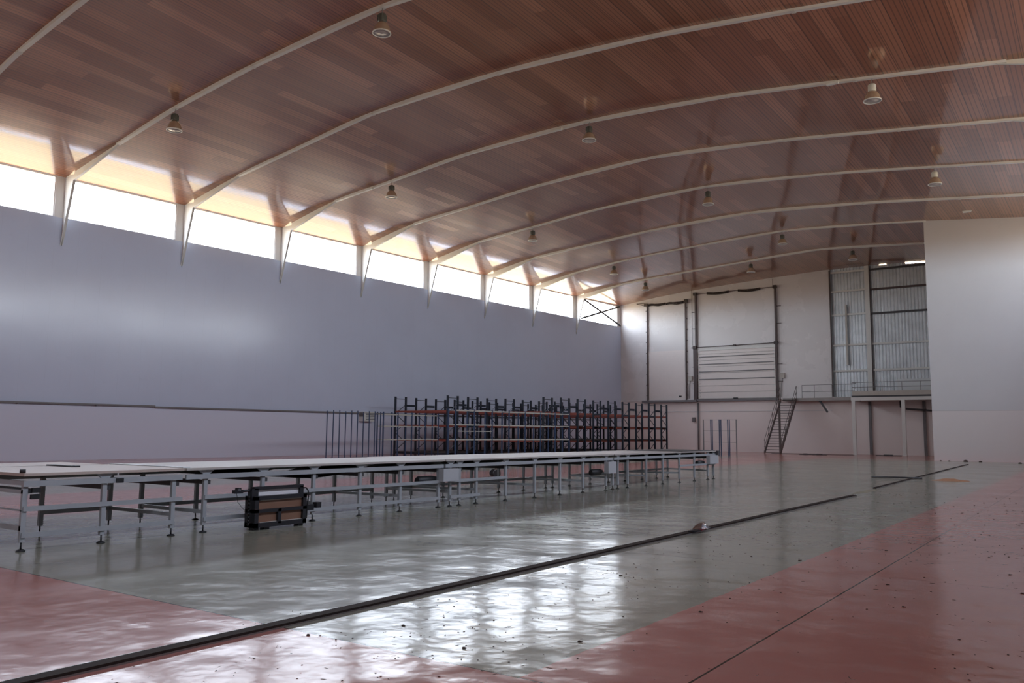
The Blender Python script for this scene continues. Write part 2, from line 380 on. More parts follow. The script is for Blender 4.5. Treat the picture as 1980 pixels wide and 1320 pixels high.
# end wall: panel part, plinth, corrugated part
def panel_under_roof(b, x0, x1, y0, y1, z0, dz=0.05, n=24):
    for i in range(n):
        a = x0 + (x1 - x0) * i / n; c = x0 + (x1 - x0) * (i + 1) / n; za = roof(a, min(y0, YE)) + dz; zc = roof(c, min(y0, YE)) + dz
        b.hexa([(a, y0, z0), (c, y0, z0), (c, y1, z0), (a, y1, z0), (a, y0, za), (c, y0, zc), (c, y1, zc), (a, y1, za)])
    return b
panel_under_roof(MB(), -37.9, -18.16, YE, YE + 0.3, 4.62).build('wall_end', 'wall_end', **ST)
MB().box(-37.9, 3, YE - 0.03, YE + 0.3, -0.05, 4.62).build('wall_end_base', 'plinth', **ST)
b = MB(); x = -18.16; pitch = 0.25; prev = None; zs = [4.62, 15.2]
pts = []
while x < -6.0:
    for dx, dy in ((0, 0), (0.08, 0), (0.12, 0.07), (0.21, 0.07)): pts.append((x + dx, YE + 0.16 + dy))
    x += pitch
for (px, py) in pts:
    top = roof(px, YE) - (-0.05 if px < -14.3 else (0.05 if px < -13.7 else (-0.05 if px < -12.4 else 0.07)))
    b.v.append((px, py, 4.6)); b.v.append((px, py, top))
for i in range(len(pts) - 1): b.face((2 * i, 2 * i + 2, 2 * i + 3, 2 * i + 1))
n0 = len(b.v); b.v += [(x, y + 0.004, z) for x, y, z in b.v]
for i in range(len(pts) - 1): b.face((n0 + 2 * i, n0 + 2 * i + 1, n0 + 2 * i + 3, n0 + 2 * i + 2))
b.build('wall_end_cladding', 'galv', **ST)
# big enclosed block projecting on the right
b = MB(); panel_under_roof(b, -8.75, 2.4, 57.5, 57.75, -0.05, 0.1, 14); b.box(-8.75, -8.5, 57.75, YE, -0.05, 15.3); b.build('wall_partition', 'block', **ST)

# ---------------------------------------------------------------- portal frames
ORD = {13.7: 'cut by the top left corner of the photo', 19.9: 'first complete one from the left, with two lamps nearest the camera',
       26.15: 'second from the left, crossing the top edge without lamps', 32.5: 'third from the left, carrying three lamps over the hall middle',
       38.85: 'fourth from the left, between the two lit-lamp rows', 45.1: 'fifth from the left, with a lamp above the right partition',
       51.35: 'sixth from the left, passing just above the partition top', 57.5: 'seventh from the left, ending at the partition corner',
       63.9: 'farthest one, last before the end wall'}
ORD[38.85] = 'fourth from the left, bare of lamps, ahead of the fifth'
PFR = {}
for yc in YC[3:]:
    x0 = xw(yc); root = empty('portal_frame', (x0, yc, 0), **{})
    tag(root, 'white arched steel frame, ' + ORD[yc], 'beam', 'arched portal frames under the ceiling'); PFR[yc] = root
    xe = (XR - x0) if yc < 57 else (-8.6 - x0)
    P = lambda s: (s, 0.0, prof(yc, s))
    ks = [4.55] + [k for k in KS[2:-1] if k < xe - 0.3] + [min(xe, 44.4)]
    if yc < 57: ks = [k for k in ks if k < 38.5] + ([38.0] if 38.0 not in ks else []) ; ks = sorted(set(ks))
    b = MB()
    hw = 0.085
    for a, c in zip(ks, ks[1:]):
        za, zc = prof(yc, a), prof(yc, c)
        b.hexa([(a, -hw, za), (c, -hw, zc), (c, hw, zc), (a, hw, za), (a, -hw, za + 0.22), (c, -hw, zc + 0.22), (c, hw, zc + 0.22), (a, hw, za + 0.22)])
    b.build('rafter', 'frame_grey', root)
    for k in ks[1:-1]:
        z = prof(yc, k); sl = (prof(yc, k + 0.5) - prof(yc, k - 0.5))
        MB().hexa([(k - 0.07, -0.10, z - 0.012 - 0.07 * sl), (k + 0.07, -0.10, z - 0.012 + 0.07 * sl), (k + 0.07, 0.10, z - 0.012 + 0.07 * sl), (k - 0.07, 0.10, z - 0.012 - 0.07 * sl),
                   (k - 0.07, -0.10, z + 0.05), (k + 0.07, -0.10, z + 0.05), (k + 0.07, 0.10, z + 0.05), (k - 0.07, 0.10, z + 0.05)]).build('splice_plate', 'white', root)
    def knee(name_c, name_h, sx, mir):
        f = (lambda s: s) if not mir else (lambda s: sx - s)
        zh = prof(yc, f(4.6)) ; K = (f(0.84), 13.44); A = (f(-0.04), 10.25); H = (f(4.6), zh)
        tw = 0.012
        top = [(f(s), prof_s(yc, min(f(s), 44.4)) + 0.11) for s in (4.6, 3.6, 2.6, 1.6, 0.84)]
        b = MB().prism([(K[0], -tw, K[1])] + [(H[0], -tw, H[1])] + [(p, -tw, q) for p, q in top], (0, 2 * tw, 0))
        b.bar((K[0], 0, K[1]), (H[0], 0, H[1] + 0.0), 0.13, 0.03, up=(0, 0, 1))
        b.build(name_h, 'white', root)
        b = MB().prism([(A[0], -tw, A[1]), (K[0], -tw, K[1]), (K[0], -tw, 13.75), (f(0.0), -tw, 13.75), (f(0.0), -tw, A[1])], (0, 2 * tw, 0))
        b.bar((A[0], 0, A[1]), (K[0], 0, K[1]), 0.13, 0.03, up=(1, 0, 0))
        b.build(name_c, 'white', root)
    knee('column', 'haunch', 0, False)
    if yc < 57: knee('column', 'haunch', XR - x0, True)
# cross bracing in the last window bay
br = tag(empty('window_bracing', (xw(67.7), 67.7, ZS)), 'thin crossed steel bracing rods in the last window bay by the end wall', 'bracing')
for (ya, za), (yb, zb) in (((64.6, 0.1), (71.1, 1.95)), ((64.6, 1.95), (71.1, 0.1))):
    MB().tube([(wl(ya, 0.10 if za < zb else 0.17) - xw(67.7), ya - 67.7, za), (wl(yb, 0.10 if za < zb else 0.17) - xw(67.7), yb - 67.7, zb)], 0.085, 8).build('brace_rod', 'dark', br)

# ---------------------------------------------------------------- high-bay lamps
def make_lamp(white):
    t = empty('high_bay_lamp')
    h = 'lamp_housing_w' if white else 'lamp_housing'
    MB().tube([(0, 0, 0.66), (0.0, 0, 0.86), (0.02, 0, 0.90)], 0.012, 6).build('hook', 'grey_mid', t)
    b = MB().lathe([(0.0, 0.68), (0.10, 0.68), (0.135, 0.64), (0.135, 0.42), (0.12, 0.38), (0.0, 0.38)], n=18)
    if not white:
        for k in range(8):
            a = k * math.pi / 4; b.bar((0.13 * math.cos(a), 0.13 * math.sin(a), 0.42), (0.13 * math.cos(a), 0.13 * math.sin(a), 0.64), 0.012, 0.05)
    b.build('gear_housing', h, t)
    MB().lathe([(0.10, 0.38), (0.15, 0.36), (0.21, 0.28), (0.255, 0.17), (0.285, 0.03), (0.29, 0.0), (0.28, 0.0), (0.245, 0.17), (0.20, 0.27), (0.10, 0.36)], n=24).build('bell_reflector', 'bell', t)
    MB().lathe([(0.285, 0.03), (0.30, 0.02), (0.30, -0.015), (0.275, -0.015), (0.275, 0.02)], n=24).build('rim', 'lamp_rim', t)
    MB().lathe([(0.0, 0.02), (0.27, 0.015), (0.27, 0.0), (0.0, -0.005)], n=24).build('lens', 'lamp_lens', t)
    return t
LP = [(-20.07, 20.27, 15.44, 19.9, 0, 'nearest the camera, at the top of the photo left of middle'),
      (-32.47, 20.27, 14.47, 19.9, 0, 'leftmost of all, near the windows'),
      (-31.5, 32.9, 14.41, 32.5, 0, 'on the third frame near the windows, second from the left wall'),
      (-18.96, 32.9, 15.11, 32.5, 0, 'on the third frame over the hall middle'),
      (-6.57, 32.9, 14.16, 32.5, 1, 'with white housing, the larger one at upper right'),
      (-30.56, 45.5, 14.24, 45.1, 0, 'on the fifth frame near the windows'),
      (-18.25, 45.5, 14.83, 45.1, 0, 'on the fifth frame over the hall middle'),
      (-6.32, 45.5, 14.09, 45.1, 1, 'with white housing, hanging just above the partition corner'),
      (-31.08, 57.8, 14.12, 57.5, 0, 'on the seventh frame near the windows'),
      (-17.78, 57.8, 14.83, 57.5, 0, 'on the seventh frame over the tall sectional door'),
      (-31.88, 65.0, 14.01, 63.9, 0, 'on the farthest frame above the narrow left door'),
      (-22.56, 65.0, 14.66, 63.9, 0, 'on the farthest frame above the sectional door spring'),
      (-14.78, 65.0, 14.69, 63.9, 0, 'on the farthest frame before the corrugated cladding')]
protos = {}
for x, Y, z, yc, wh, txt in LP:
    q = yc / Y; x *= q; z = 1.5 + (z - 1.5) * q
    o = protos.get(wh)
    if o is None: o = protos[wh] = make_lamp(wh)
    else: o = dup(o)
    zb = prof(yc, x - xw(yc)); o.location = (x, yc, z); sc = max(0.9, (zb - z) / 0.90)
    gapz = zb - z
    o.scale = (1.08, 1.08, min(1.25, max(0.95, gapz / 0.90)))
    o.location.z = zb - 0.90 * o.scale[2] + 0.0
    tag(o, 'bell-shaped high-bay lamp ' + txt, 'lamp', 'high-bay lamps hanging from the frames')
def emergency(x, y, z, lab):
    t = tag(empty('emergency_light', (x, y, z)), lab, 'light', 'small white emergency lights')
    MB().box(-0.24, 0.24, -0.07, 0.07, -0.05, 0.0).build('housing', 'white', t)
    MB().box(-0.22, 0.22, -0.06, 0.06, -0.11, -0.05).build('diffuser', 'lamp_rim', t)
emergency(-32.58, 32.3, prof(32.5, -32.58 - xw(32.5)), 'small white emergency light under the third frame, left near the windows')
emergency(-20.31, 32.3, prof(32.5, -20.31 - xw(32.5)), 'small white emergency light under the third frame, beside the middle lamp')
emergency(-7.86, 32.3, prof(32.5, -7.86 - xw(32.5)), 'small white emergency light under the third frame, beside the upper right lamp')
emergency(-6.01, 55.0, roof(-6.0, 55.0), 'small pale emergency light on the ceiling just above the right partition')

# ---------------------------------------------------------------- left wall rail and heater box
b = MB(); z = 2.66
for y0, y1 in ((YB, 25.0), (25.0, 66.0)):
    b.bar((wl(y0, 0.12), y0, z), (wl(y1, 0.12), y1, z + 0.05), 0.10, 0.085)
for k in range(22): yy = YB + 3.6 * k; b.box(wl(yy, -0.0), wl(yy, 0.12), yy - 0.03, yy + 0.03, z - 0.03, z + 0.03)
tag(b.build('wall_pipe_rail', 'grey_mid'), 'dark pipe rail running along the left wall at low height', 'pipe')
t = tag(empty('wall_heater', (wl(39.5, 0.0), 39.5, 2.15), -SKEW), 'pale louvred box on the left wall below the dark pipe rail', 'heater')
MB().box(0, 0.45, -0.55, 0.45, 0, 0.62).build('casing', 'white', t)
b = MB()
for k in range(5): b.box(0.45, 0.47, -0.35, 0.43, 0.10 + 0.1 * k, 0.15 + 0.1 * k)
b.box(0.05, 0.42, -0.57, -0.55, 0.3, 0.58); b.build('louvre', 'grey_mid', t)

# ---------------------------------------------------------------- the long cutting table line
TX0, TX1, TZ = -12.98, -10.88, 0.95
def table(y0, y1, legs_f, legs_b, lab, top, low_rail, mid_rail, belt=None, box=None, tx0=TX0, zoff=0.0, lowx=True):
    t = tag(empty('cutting_table', ((TX0 + TX1) / 2, (y0 + y1) / 2, 0)), lab, 'table', 'long cutting tables set end to end')
    ox, oy = (TX0 + TX1) / 2, (y0 + y1) / 2
    X0, X1, A, B = tx0 - ox, TX1 - ox, y0 - oy, y1 - oy
    MB().box(X0, X1, A + 0.01, B - 0.01, TZ - 0.035 + zoff, TZ + zoff).build('tabletop', top, t)
    MB().box(X1 - 0.055, X1 - 0.02, A + 0.02, B - 0.02, 0.785, 0.855).build('upper_rail', 'table_steel', t)
    MB().box(X0 + 0.32, X0 + 0.36, A + 0.02, B - 0.02, 0.785, 0.855).build('upper_rail', 'table_steel', t)
    xf = X1 - 0.075; xb = -12.60 - ox
    def leg(x, y, front):
        l = MB().box(x - 0.025, x + 0.025, y - 0.03, y + 0.03, 0.11, 0.80).build('leg', 'table_steel', t)
        b = MB().tube([(x, y, 0.02), (x, y, 0.11)], 0.011, 8); b.lathe([(0.0, 0.0), (0.055, 0.0), (0.055, 0.012), (0.03, 0.028), (0.0, 0.028)], (x, y, 0), 14)
        b.build('levelling_foot', 'black', l)
    for y in legs_f: leg(xf, y - oy, True)
    for y in legs_b: leg(xb, y - oy, False)
    for y in legs_f:   # flared brackets under the top and cross tubes
        yy = y - oy; wb = 0.13 if (B - A) > 1 else 0.08
        if A + wb < yy < B - wb:
            MB().prism([(xf, yy - 0.055, 0.855), (xf, yy + 0.055, 0.855), (xf, yy + 0.13, TZ - 0.035), (xf, yy - 0.13, TZ - 0.035)], (0.03, 0, 0)).build('bracket', 'table_steel', t)
        MB().box(xb - 0.05, xf + 0.02, yy + 0.03, yy + 0.08, 0.70, 0.76).build('cross_tube', 'dark', t)
    for i, y in enumerate(legs_f):
        if lowx and i % 2 == (0 if low_rail else 1) and any(abs(y - q) < 0.7 for q in legs_b):
            yb_ = min(legs_b, key=lambda q: abs(q - y)) - oy
            MB().bar((xf, y - oy, 0.30), (xb, yb_, 0.30), 0.035, 0.05).build('low_cross_bar', 'table_steel', t)
    if low_rail: MB().box(xf + 0.03, xf + 0.045, legs_f[0] - oy - 0.02, min(legs_f[-1], low_rail) - oy, 0.165, 0.225).build('low_rail', 'table_steel', t)
    if mid_rail:
        MB().box(xf + 0.03, xf + 0.045, (legs_f[0] if mid_rail[0] is None else mid_rail[0]) - oy - 0.02, mid_rail[1] - oy, 0.485, 0.545).build('mid_rail', 'table_steel', t)
    MB().box(xb - 0.02, xb + 0.02, legs_b[0] - oy, legs_b[-1] - oy, 0.27, 0.33).build('low_rail', 'table_steel', t)
    if belt:
        for (ya, yb2, sag) in belt:
            b = MB(); n = 12
            for i in range(n + 1):
                u = i / n; yy = ya + (yb2 - ya) * u - oy; zz = 0.88 - sag * 4 * u * (1 - u)
                b.v += [(X0 + 0.5, yy, zz), (X1 - 0.2, yy, zz)]
            for i in range(n): b.face((2*i, 2*i+1, 2*i+3, 2*i+2), True)
            n0 = len(b.v); b.v += [(p, q, r - 0.006) for p, q, r in b.v]
            for i in range(n): b.face((n0+2*i, n0+2*i+2, n0+2*i+3, n0+2*i+1), True)
            b.build('sagging_belt', 'black', t)
    if box:
        for (by0, by1, bz0, bz1) in box:
            MB().box(xf + 0.03, xf + 0.16, by0 - oy, by1 - oy, bz0, bz1).build('drive_box', 'drive', t)
            b = MB().tube([(xf - 0.1, by0 - oy - 0.5, bz0 + 0.03), (xf - 0.1, by0 - oy - 0.45, bz0 + 0.03), (xf - 0.1, by0 - oy - 0.05, bz0 + 0.03), (xf - 0.1, by0 - oy + 0.12, bz0 + 0.05)], [0.06, 0.085, 0.085, 0.03], 14)
            b.build('drive_motor', 'black', t)
    return t, ox, oy
t, ox, oy = table(5.03, 7.25, [5.09, 6.1, 7.12], [6.1, 7.12], 'nearest section of the long table line, pinkish top, leftmost in the photo', 'table_top', 99, (None, 7.25))
xf = TX1 - 0.075 - ox
for (za, zb) in ((0.855, 0.80), (0.745, 0.70), (0.50, 0.485), (0.31, 0.25)):
    MB().box(-14.3 - ox, xf + 0.02, 5.06 - oy, 5.10 - oy, zb, za).build('end_rail', 'table_steel', t)
MB().box(-14.3 - ox, -12.9 - ox, 5.03 - oy, 7.2 - oy, TZ - 0.035, TZ).build('end_flap', 'table_top', t)
MB().tube([(xf - 0.06, 5.08 - oy, TZ), (xf - 0.06, 5.08 - oy, TZ + 0.045)], 0.035, 12).build('corner_knob', 'black', t)
for (yy, zz) in ((5.20, 0.74), (5.19, 0.66), (6.28, 0.815)): MB().box(xf + 0.035, xf + 0.075, yy - 0.05 - oy, yy + 0.05 - oy, zz - 0.03, zz + 0.03).build('rail_clamp', 'black', t)
MB().box(-14.3 - ox, -14.24 - ox, 5.05 - oy, 5.11 - oy, 0.0, 0.86).build('leg', 'table_steel', t)
t, ox, oy = table(7.27, 13.10, [7.64, 8.68, 9.73, 10.81, 11.86, 12.98], [7.64, 8.63, 9.73, 10.81, 11.74, 12.79], 'second section of the long table line, above the black framed machine', 'table_top2', 99, (None, 13.1), belt=[(6.2 + 1.2, 9.0, 0.06), (8.6, 11.0, 0.17), (11.0, 13.0, 0.13)], box=[(12.95, 13.44, 0.52, 0.77)], tx0=-13.0)
MB().box(-12.95 - ox, TX1 - ox - 0.1, 7.28 - oy, 7.40 - oy, TZ, TZ + 0.012).build('joint_strip', 'lamp_rim', t)
t, ox, oy = table(13.12, 20.2, [13.34, 13.64, 14.21, 15.28, 16.44, 17.55, 18.66, 19.86], [13.22, 13.46, 14.0, 15.1, 16.16, 17.28, 18.39, 19.46, 19.81], 'third section of the long table line, in front of the blue shelving', 'table_top2', 14.3, (None, 15.3), belt=[(13.2, 15.4, 0.13), (16.0, 19.4, 0.09)], box=[(19.73, 20.16, 0.45, 0.75)], tx0=-13.1)
t, ox, oy = table(20.22, 27.6, [20.23, 20.52, 21.1, 22.26, 23.38, 24.58, 25.75, 26.87, 27.37], [20.71, 21.89, 23.0, 24.1, 25.3, 26.4, 27.3], 'farthest section of the long table line, ending nearest the far right racks', 'table_top2', None, (24.58, 27.5), belt=[(20.4, 27.2, 0.05)], box=[(26.7, 27.45, 0.52, 0.80)], tx0=-13.0)
MB().box(-12.9 - ox, TX1 - ox - 0.05, 24.8 - oy, 27.5 - oy, TZ, TZ + 0.02).build('dark_mat', 'dark', t)
MB().box(TX1 - ox - 0.3, TX1 - ox + 0.06, 27.45 - oy, 27.62 - oy, 0.76, 0.95).build('end_bracket', 'dark', t)
bt = tag(MB().box(-12.95, -12.2, 6.3, 6.42, TZ, TZ + 0.02).build('black_batten', 'black'), 'short black batten lying on the nearest table section near its back edge', 'batten')

# black spreading machine frame in front of the table
mt = tag(empty('machine_frame', (-10.62, 8.72, 0)), 'black framed machine with brown panels standing against the front of the table', 'machine')
y0, y1 = -0.50, 0.50; xa, xb_ = -0.14, 0.10
b = MB()
for yy in (y0, y1 - 0.07): b.box(xa, xb_, yy, yy + 0.07, 0.04, 0.50)
for z0, z1 in ((0.04, 0.11), (0.26, 0.31), (0.45, 0.51)): b.box(xa, xb_, y0, y1, z0, z1)
b.box(xa, xb_, -0.06, 0.0, 0.08, 0.30)
b.build('cabinet_frame', 'black_paint', mt)
MB().box(xb_ - 0.06, xb_ - 0.045, y0 + 0.05, y1 - 0.05, 0.30, 0.46).build('upper_panel', 'brown', mt)
MB().box(xb_ - 0.06, xb_ - 0.045, y0 + 0.05, -0.04, 0.10, 0.27).build('lower_panel', 'brown', mt)
MB().box(xb_ - 0.06, xb_ - 0.045, -0.02, y1 - 0.05, 0.10, 0.27).build('lower_panel', 'brown', mt)
MB().box(xb_ - 0.055, xb_ - 0.03, y0 + 0.12, y1 - 0.06, 0.435, 0.45).build('trim_strip', 'cream', mt)
MB().box(xb_ - 0.055, xb_ - 0.03, y0 + 0.12, y1 - 0.06, 0.11, 0.118).build('trim_strip', 'cream', mt)
MB().box(-0.06, 0.04, y0 + 0.03, y1 - 0.02, 0.60, 0.645).build('top_bar', 'black_paint', mt)
b = MB(); b.box(-0.06, 0.04, y0 - 0.02, y0 + 0.10, 0.45, 0.62); b.box(-0.06, 0.04, y1 - 0.09, y1 - 0.02, 0.50, 0.62); b.build('upright', 'black_paint', mt)
MB().box(-0.02, 0.0, y0 + 0.08, y1 - 0.08, 0.51, 0.60).build('white_panel', 'film', mt)
b = MB().tube([(0, y0 + 0.05, 0.60), (0, y0 - 0.20, 0.595)], 0.02, 8); b.box(-0.04, 0.04, y0 - 0.32, y0 - 0.18, 0.565, 0.615); b.lathe([(0.0, 0.05), (0.045, 0.045), (0.05, 0.0)], (0, y0 - 0.24, 0.60), 12)
b.build('crank_arm', 'black_paint', mt)
b = MB()
for k in range(9): b.tube([(0, y0 - 0.03, 0.08 + 0.05 * k), (0, y0 - 0.05, 0.10 + 0.05 * k), (0, y0 - 0.03, 0.12 + 0.05 * k)], 0.02, 6)
b.build('chain_drive', 'black', mt)
MB().tube([(-0.02, y0 - 0.25, 0.56), (-0.03, y0 - 0.22, 0.44), (-0.03, y0 - 0.13, 0.34), (-0.04, y0 - 0.05, 0.28)], 0.004, 5).build('cable', 'black', mt)
MB().tube([(0.0, y1, 0.59), (0.0, y1 + 0.06, 0.59), (0.0, y1 + 0.11, 0.54), (0.0, y1 + 0.12, 0.45), (0.0, y1 + 0.10, 0.30), (0.0, y1 + 0.09, 0.10)], 0.011, 6).build('hose', 'black', mt)
b = MB().box(-0.12, -0.02, y1, y1 + 0.26, 0.22, 0.31); b.box(-0.10, -0.0, y1 + 0.30, y1 + 0.40, 0.25, 0.34); b.build('side_arm', 'black_paint', mt)
b = MB()
for yy in (y0 + 0.02, y0 + 0.22, y1 - 0.12): b.box(-0.05, 0.05, yy, yy + 0.1, 0.0, 0.05)
b.build('foot', 'black', mt)

# hand truck under the table, seen between the legs
ht = tag(empty('hand_truck', (-17.0, 23.1, 0), R(-35)), 'small hand truck with two black wheels standing behind the long table', 'trolley')
for s in (-1, 1): MB().tube([(s * 0.20 - 0.035, 0, 0.13), (s * 0.20 + 0.035, 0, 0.13)], 0.13, 14).build('wheel', 'black', ht)
b = MB(); b.tube([(-0.2, 0, 0.13), (0.2, 0, 0.13)], 0.015, 6)
for s in (-1, 1): b.tube([(s * 0.12, 0.02, 0.10), (s * 0.12, 0.15, 0.62)], 0.016, 6)
for z in (0.25, 0.40, 0.55): b.box(-0.13, 0.13, 0.03 + (z - 0.1) * 0.25, 0.05 + (z - 0.1) * 0.25, z, z + 0.03)
b.box(-0.14, 0.14, -0.2, 0.03, 0.02, 0.03); b.build('frame', 'brown', ht)

# ---------------------------------------------------------------- pallet racks (rows run across the hall)
LV = [(2.77, 0.12), (1.88, 0.12), (0.98, 0.11), (0.16, 0.10)]
def rack_row(k):
    y = 39.8 + 1.87 * k; x0 = -37.3 + 0.06 * (y - 39.8); nb = 1 if k < 2 else 2; bay = 4.35
    H_ = 3.74 - 0.02 * (k % 3)
    names = ['nearest', 'second nearest', 'third nearest', 'fourth nearest', 'fifth nearest', 'sixth nearest', 'seventh nearest', 'eighth nearest', 'third farthest', 'second farthest', 'farthest']
    t = tag(empty('pallet_rack', (x0, y, 0)), 'empty dark pallet rack row with orange beams, %s of the rows behind the table' % names[k], 'rack', 'rows of empty pallet racking')
    for i in range(nb + 1):
        x = i * bay
        for yy in (0, 0.98): 
            u = MB().box(x - 0.055, x + 0.055, yy - 0.05, yy + 0.05, 0, H_).build('upright', 'rack', t)
            MB().box(x - 0.08, x + 0.08, yy - 0.07, yy + 0.07, 0, 0.012).build('base_plate', 'rack', u)
        b = MB(); z = 0.25; s = 0
        b.bar((x, 0, z), (x, 0.98, z), 0.035, 0.03)
        while z + 0.55 < H_ - 0.15:
            b.bar((x, 0.98 * s, z), (x, 0.98 * (1 - s), z + 0.6), 0.035, 0.03); s = 1 - s; z += 0.6
        b.bar((x, 0, H_ - 0.14), (x, 0.98, H_ - 0.14), 0.03, 0.035)
        b.build('frame_bracing', 'rack', t)
        if k < 10:
            MB().box(x - 0.03, x + 0.03, 1.015, 1.83, 3.12, 3.26).build('row_spacer', 'rack', t)
    for i in range(nb):
        for li, (z, h) in enumerate(LV):
            for yy in (-0.01, 0.99):
                c = 'orange' if (li < 3 and (yy < 0.5 or k % 2 == 0)) else 'rack'
                MB().box(i * bay + 0.05, (i + 1) * bay - 0.05, yy - 0.025, yy + 0.025, z - h / 2, z + h / 2).build('beam', c, t, **({'label': 'orange beam'} if c == 'orange' else {}))
        for zd in ((0.21,) if k < 2 else (0.21, 1.035, 1.94)): MB().box(i * bay + 0.08, (i + 1) * bay - 0.08, 0.02, 0.96, zd, zd + 0.045).build('deck_board', 'deck', t)
for k in range(11): rack_row(k)

# blue light shelving
def dirv(p, a, off=0.0): return (p[0] + math.sin(SKEW) * a + math.cos(SKEW) * off, p[1] + math.cos(SKEW) * a - math.sin(SKEW) * off)
t = tag(empty('blue_shelf_frame', (-33.66, 30.7, 0), -SKEW), 'row of thin blue posts without shelves, leftmost by the left wall', 'shelving')
for i in range(10): MB().box(-0.02, 0.02, i * 0.42 - 0.02, i * 0.42 + 0.02, 0, 2.62 - (0.0 if i % 3 else 0.05)).build('post', 'blue', t)
MB().box(-0.012, 0.012, 0, 9 * 0.42, 2.50, 2.525).build('top_bar', 'grey_mid', t)
MB().box(-0.06, 0.06, 0.35, 9 * 0.42, 0.02, 0.10).build('base_bar', 'dark', t)
def shelf_run(name, p, n, bay, lab, lv, z):
    t = tag(empty(name, (p[0], p[1], 0), -SKEW), lab, 'shelving')
    for i in range(n + 1):
        for off in (0.0, -0.5): MB().box(off - 0.03, off + 0.03, i * bay - 0.03, i * bay + 0.03, 0, z).build('post', 'blue', t)
        MB().bar((0, i * bay, z - 0.1), (-0.5, i * bay, z - 0.1), 0.02, 0.02).build('tie', 'blue', t)
    for i in range(n):
        for zz in lv:
            for off in (0.0, -0.5): MB().box(off - 0.02, off + 0.02, i * bay + 0.03, (i + 1) * bay - 0.03, zz - 0.03, zz + 0.03).build('shelf_beam', 'cream', t)
    return t
shelf_run('blue_shelving', dirv((-33.66, 30.7), 4.0), 4, 1.12, 'blue shelving run with cream beams between the bare posts and the racks', (2.47, 1.80, 1.05), 2.62)
t = shelf_run('blue_shelving', (-27.16, 33.46), 7, 1.45, 'longest blue shelving run with cream beams, in front of the dark racks', (2.62, 1.88, 1.12), 2.70)
MB().box(-0.02, 0.02, 0.2, 2.85, 1.53, 1.57).build('shelf_beam', 'cream', t)
t = tag(empty('blue_shelf_frame', (-23.5, 57.0, 0)), 'small blue shelving frame standing alone beyond the table end, below the sectional door', 'shelving')
for x, c in ((0, 'grey_mid'), (0.55, 'blue'), (0.66, 'blue'), (1.18, 'blue'), (1.30, 'blue'), (1.80, 'blue'), (1.92, 'blue'), (2.42, 'grey_mid')):
    MB().box(x - 0.028, x + 0.028, -0.03, 0.03, 0, 2.55).build('post', c, t)
for z in (0.95, 1.75, 2.52): MB().bar((0, 0, z), (2.42, 0, z), 0.02, 0.025).build('tie', 'grey_mid', t)

# ---------------------------------------------------------------- doors in the end wall
yd = YE - 0.05
d1 = empty('door_1', (-32.9, YE, 4.52), **ST)
def B_(x0, x1, z0, z1, ya, yb, o): return MB().box(x0 - o[0], x1 - o[0], ya, yb, z0 - o[1], z1 - o[1])
o1 = (-32.9, 4.52)
l = B_(-34.75, -31.1, 4.6, 9.15, -0.07, -0.0, o1).build('door_leaf', 'door', d1)
B_(-31.75, -31.5, 4.85, 4.98, -0.10, -0.07, o1).build('handle', 'black', l)
for x in (-34.86, -31.0): B_(x - 0.05, x + 0.05, 4.52, 13.5, -0.16, -0.02, o1).build('track', 'track', d1)
b = MB()
for x in (-34.86, -31.0):
    for z in range(5, 14): b.box(x + 0.10 * (-1 if x < -33 else 1) - 0.06 + 32.9, x + 0.10 * (-1 if x < -33 else 1) + 0.06 + 32.9, -0.12, -0.02, z - 4.52, z - 4.46)
b.build('track_bracket', 'track', d1)
MB().tube([(-1.96, -0.22, 9.10), (1.9, -0.22, 9.10)], 0.03, 8).build('spring_shaft', 'track', d1)
for a, c in ((-1.85, -0.05), (0.05, 1.75)):
    b = MB(); n = 26
    for k in range(n): x = a + (c - a) * k / n; b.lathe([(0.0, 0), (0.11, 0)], (0, 0, 0), 3) if False else b.tube([(x, -0.22, 9.02 + 0.05 * math.sin(k * 0.3)), (x + 0.045, -0.22, 9.02 + 0.05 * math.sin(k * 0.3))], 0.10, 8)
    b.build('torsion_spring', 'spring', d1)
b = MB().box(-2.2, -1.9, -0.3, -0.1, 8.95, 9.2); b.box(1.85, 2.15, -0.3, -0.1, 8.95, 9.3); b.bar((-3.0, -0.2, 9.25), (-2.0, -0.2, 8.95), 0.05, 0.05); b.bar((-3.0, -0.2, 9.27), (-1.9, -0.2, 9.27), 0.04, 0.04); b.build('drum_bracket', 'spring', d1)
B_(-35.3, -29.9, 4.38, 4.56, -0.5, 0.0, o1).build('sill_ledge', 'grey_mid', d1)

d2 = empty('door_2', (-26.35, YE, 4.52), **ST); o2 = (-26.35, 4.52)
lf = []
nsec = 8; zb = 4.66; hh = (9.25 - zb) / nsec
for i in range(nsec):
    B_(-29.85, -22.85, zb + i * hh + 0.012, zb + (i + 1) * hh - 0.012, -0.08, -0.01, o2).build('door_section', 'door', d2)
B_(-29.85, -22.85, zb, 9.25, -0.03, 0.0, o2).build('door_seal', 'grey_mid', d2)
for z in (8.42, 7.75, 7.08, 6.40): B_(-29.75, -22.95, z - 0.035, z + 0.035, -0.13, -0.08, o2).build('stiffener_bar', 'grey_mid', d2)
B_(-29.85, -22.8, 8.98, 9.25, -0.14, -0.08, o2).build('top_section_rail', 'white', d2)
b = MB()
for i in range(nsec * 2 - 1):
    z = zb + (i + 0.6) * hh / 2 - 4.52
    for x in (-3.42, 3.42): b.box(x - 0.1, x + 0.1, -0.12, -0.07, z, z + 0.10)
b.build('roller_hinge', 'white', d2)
for x in (-29.98, -22.70): B_(x - 0.075, x + 0.075, 4.52, 14.2, -0.2, -0.02, o2).build('track', 'track', d2)
B_(-30.28, -30.08, 4.52, 9.3, -0.16, -0.02, o2).build('track_side_rail', 'track', d2)
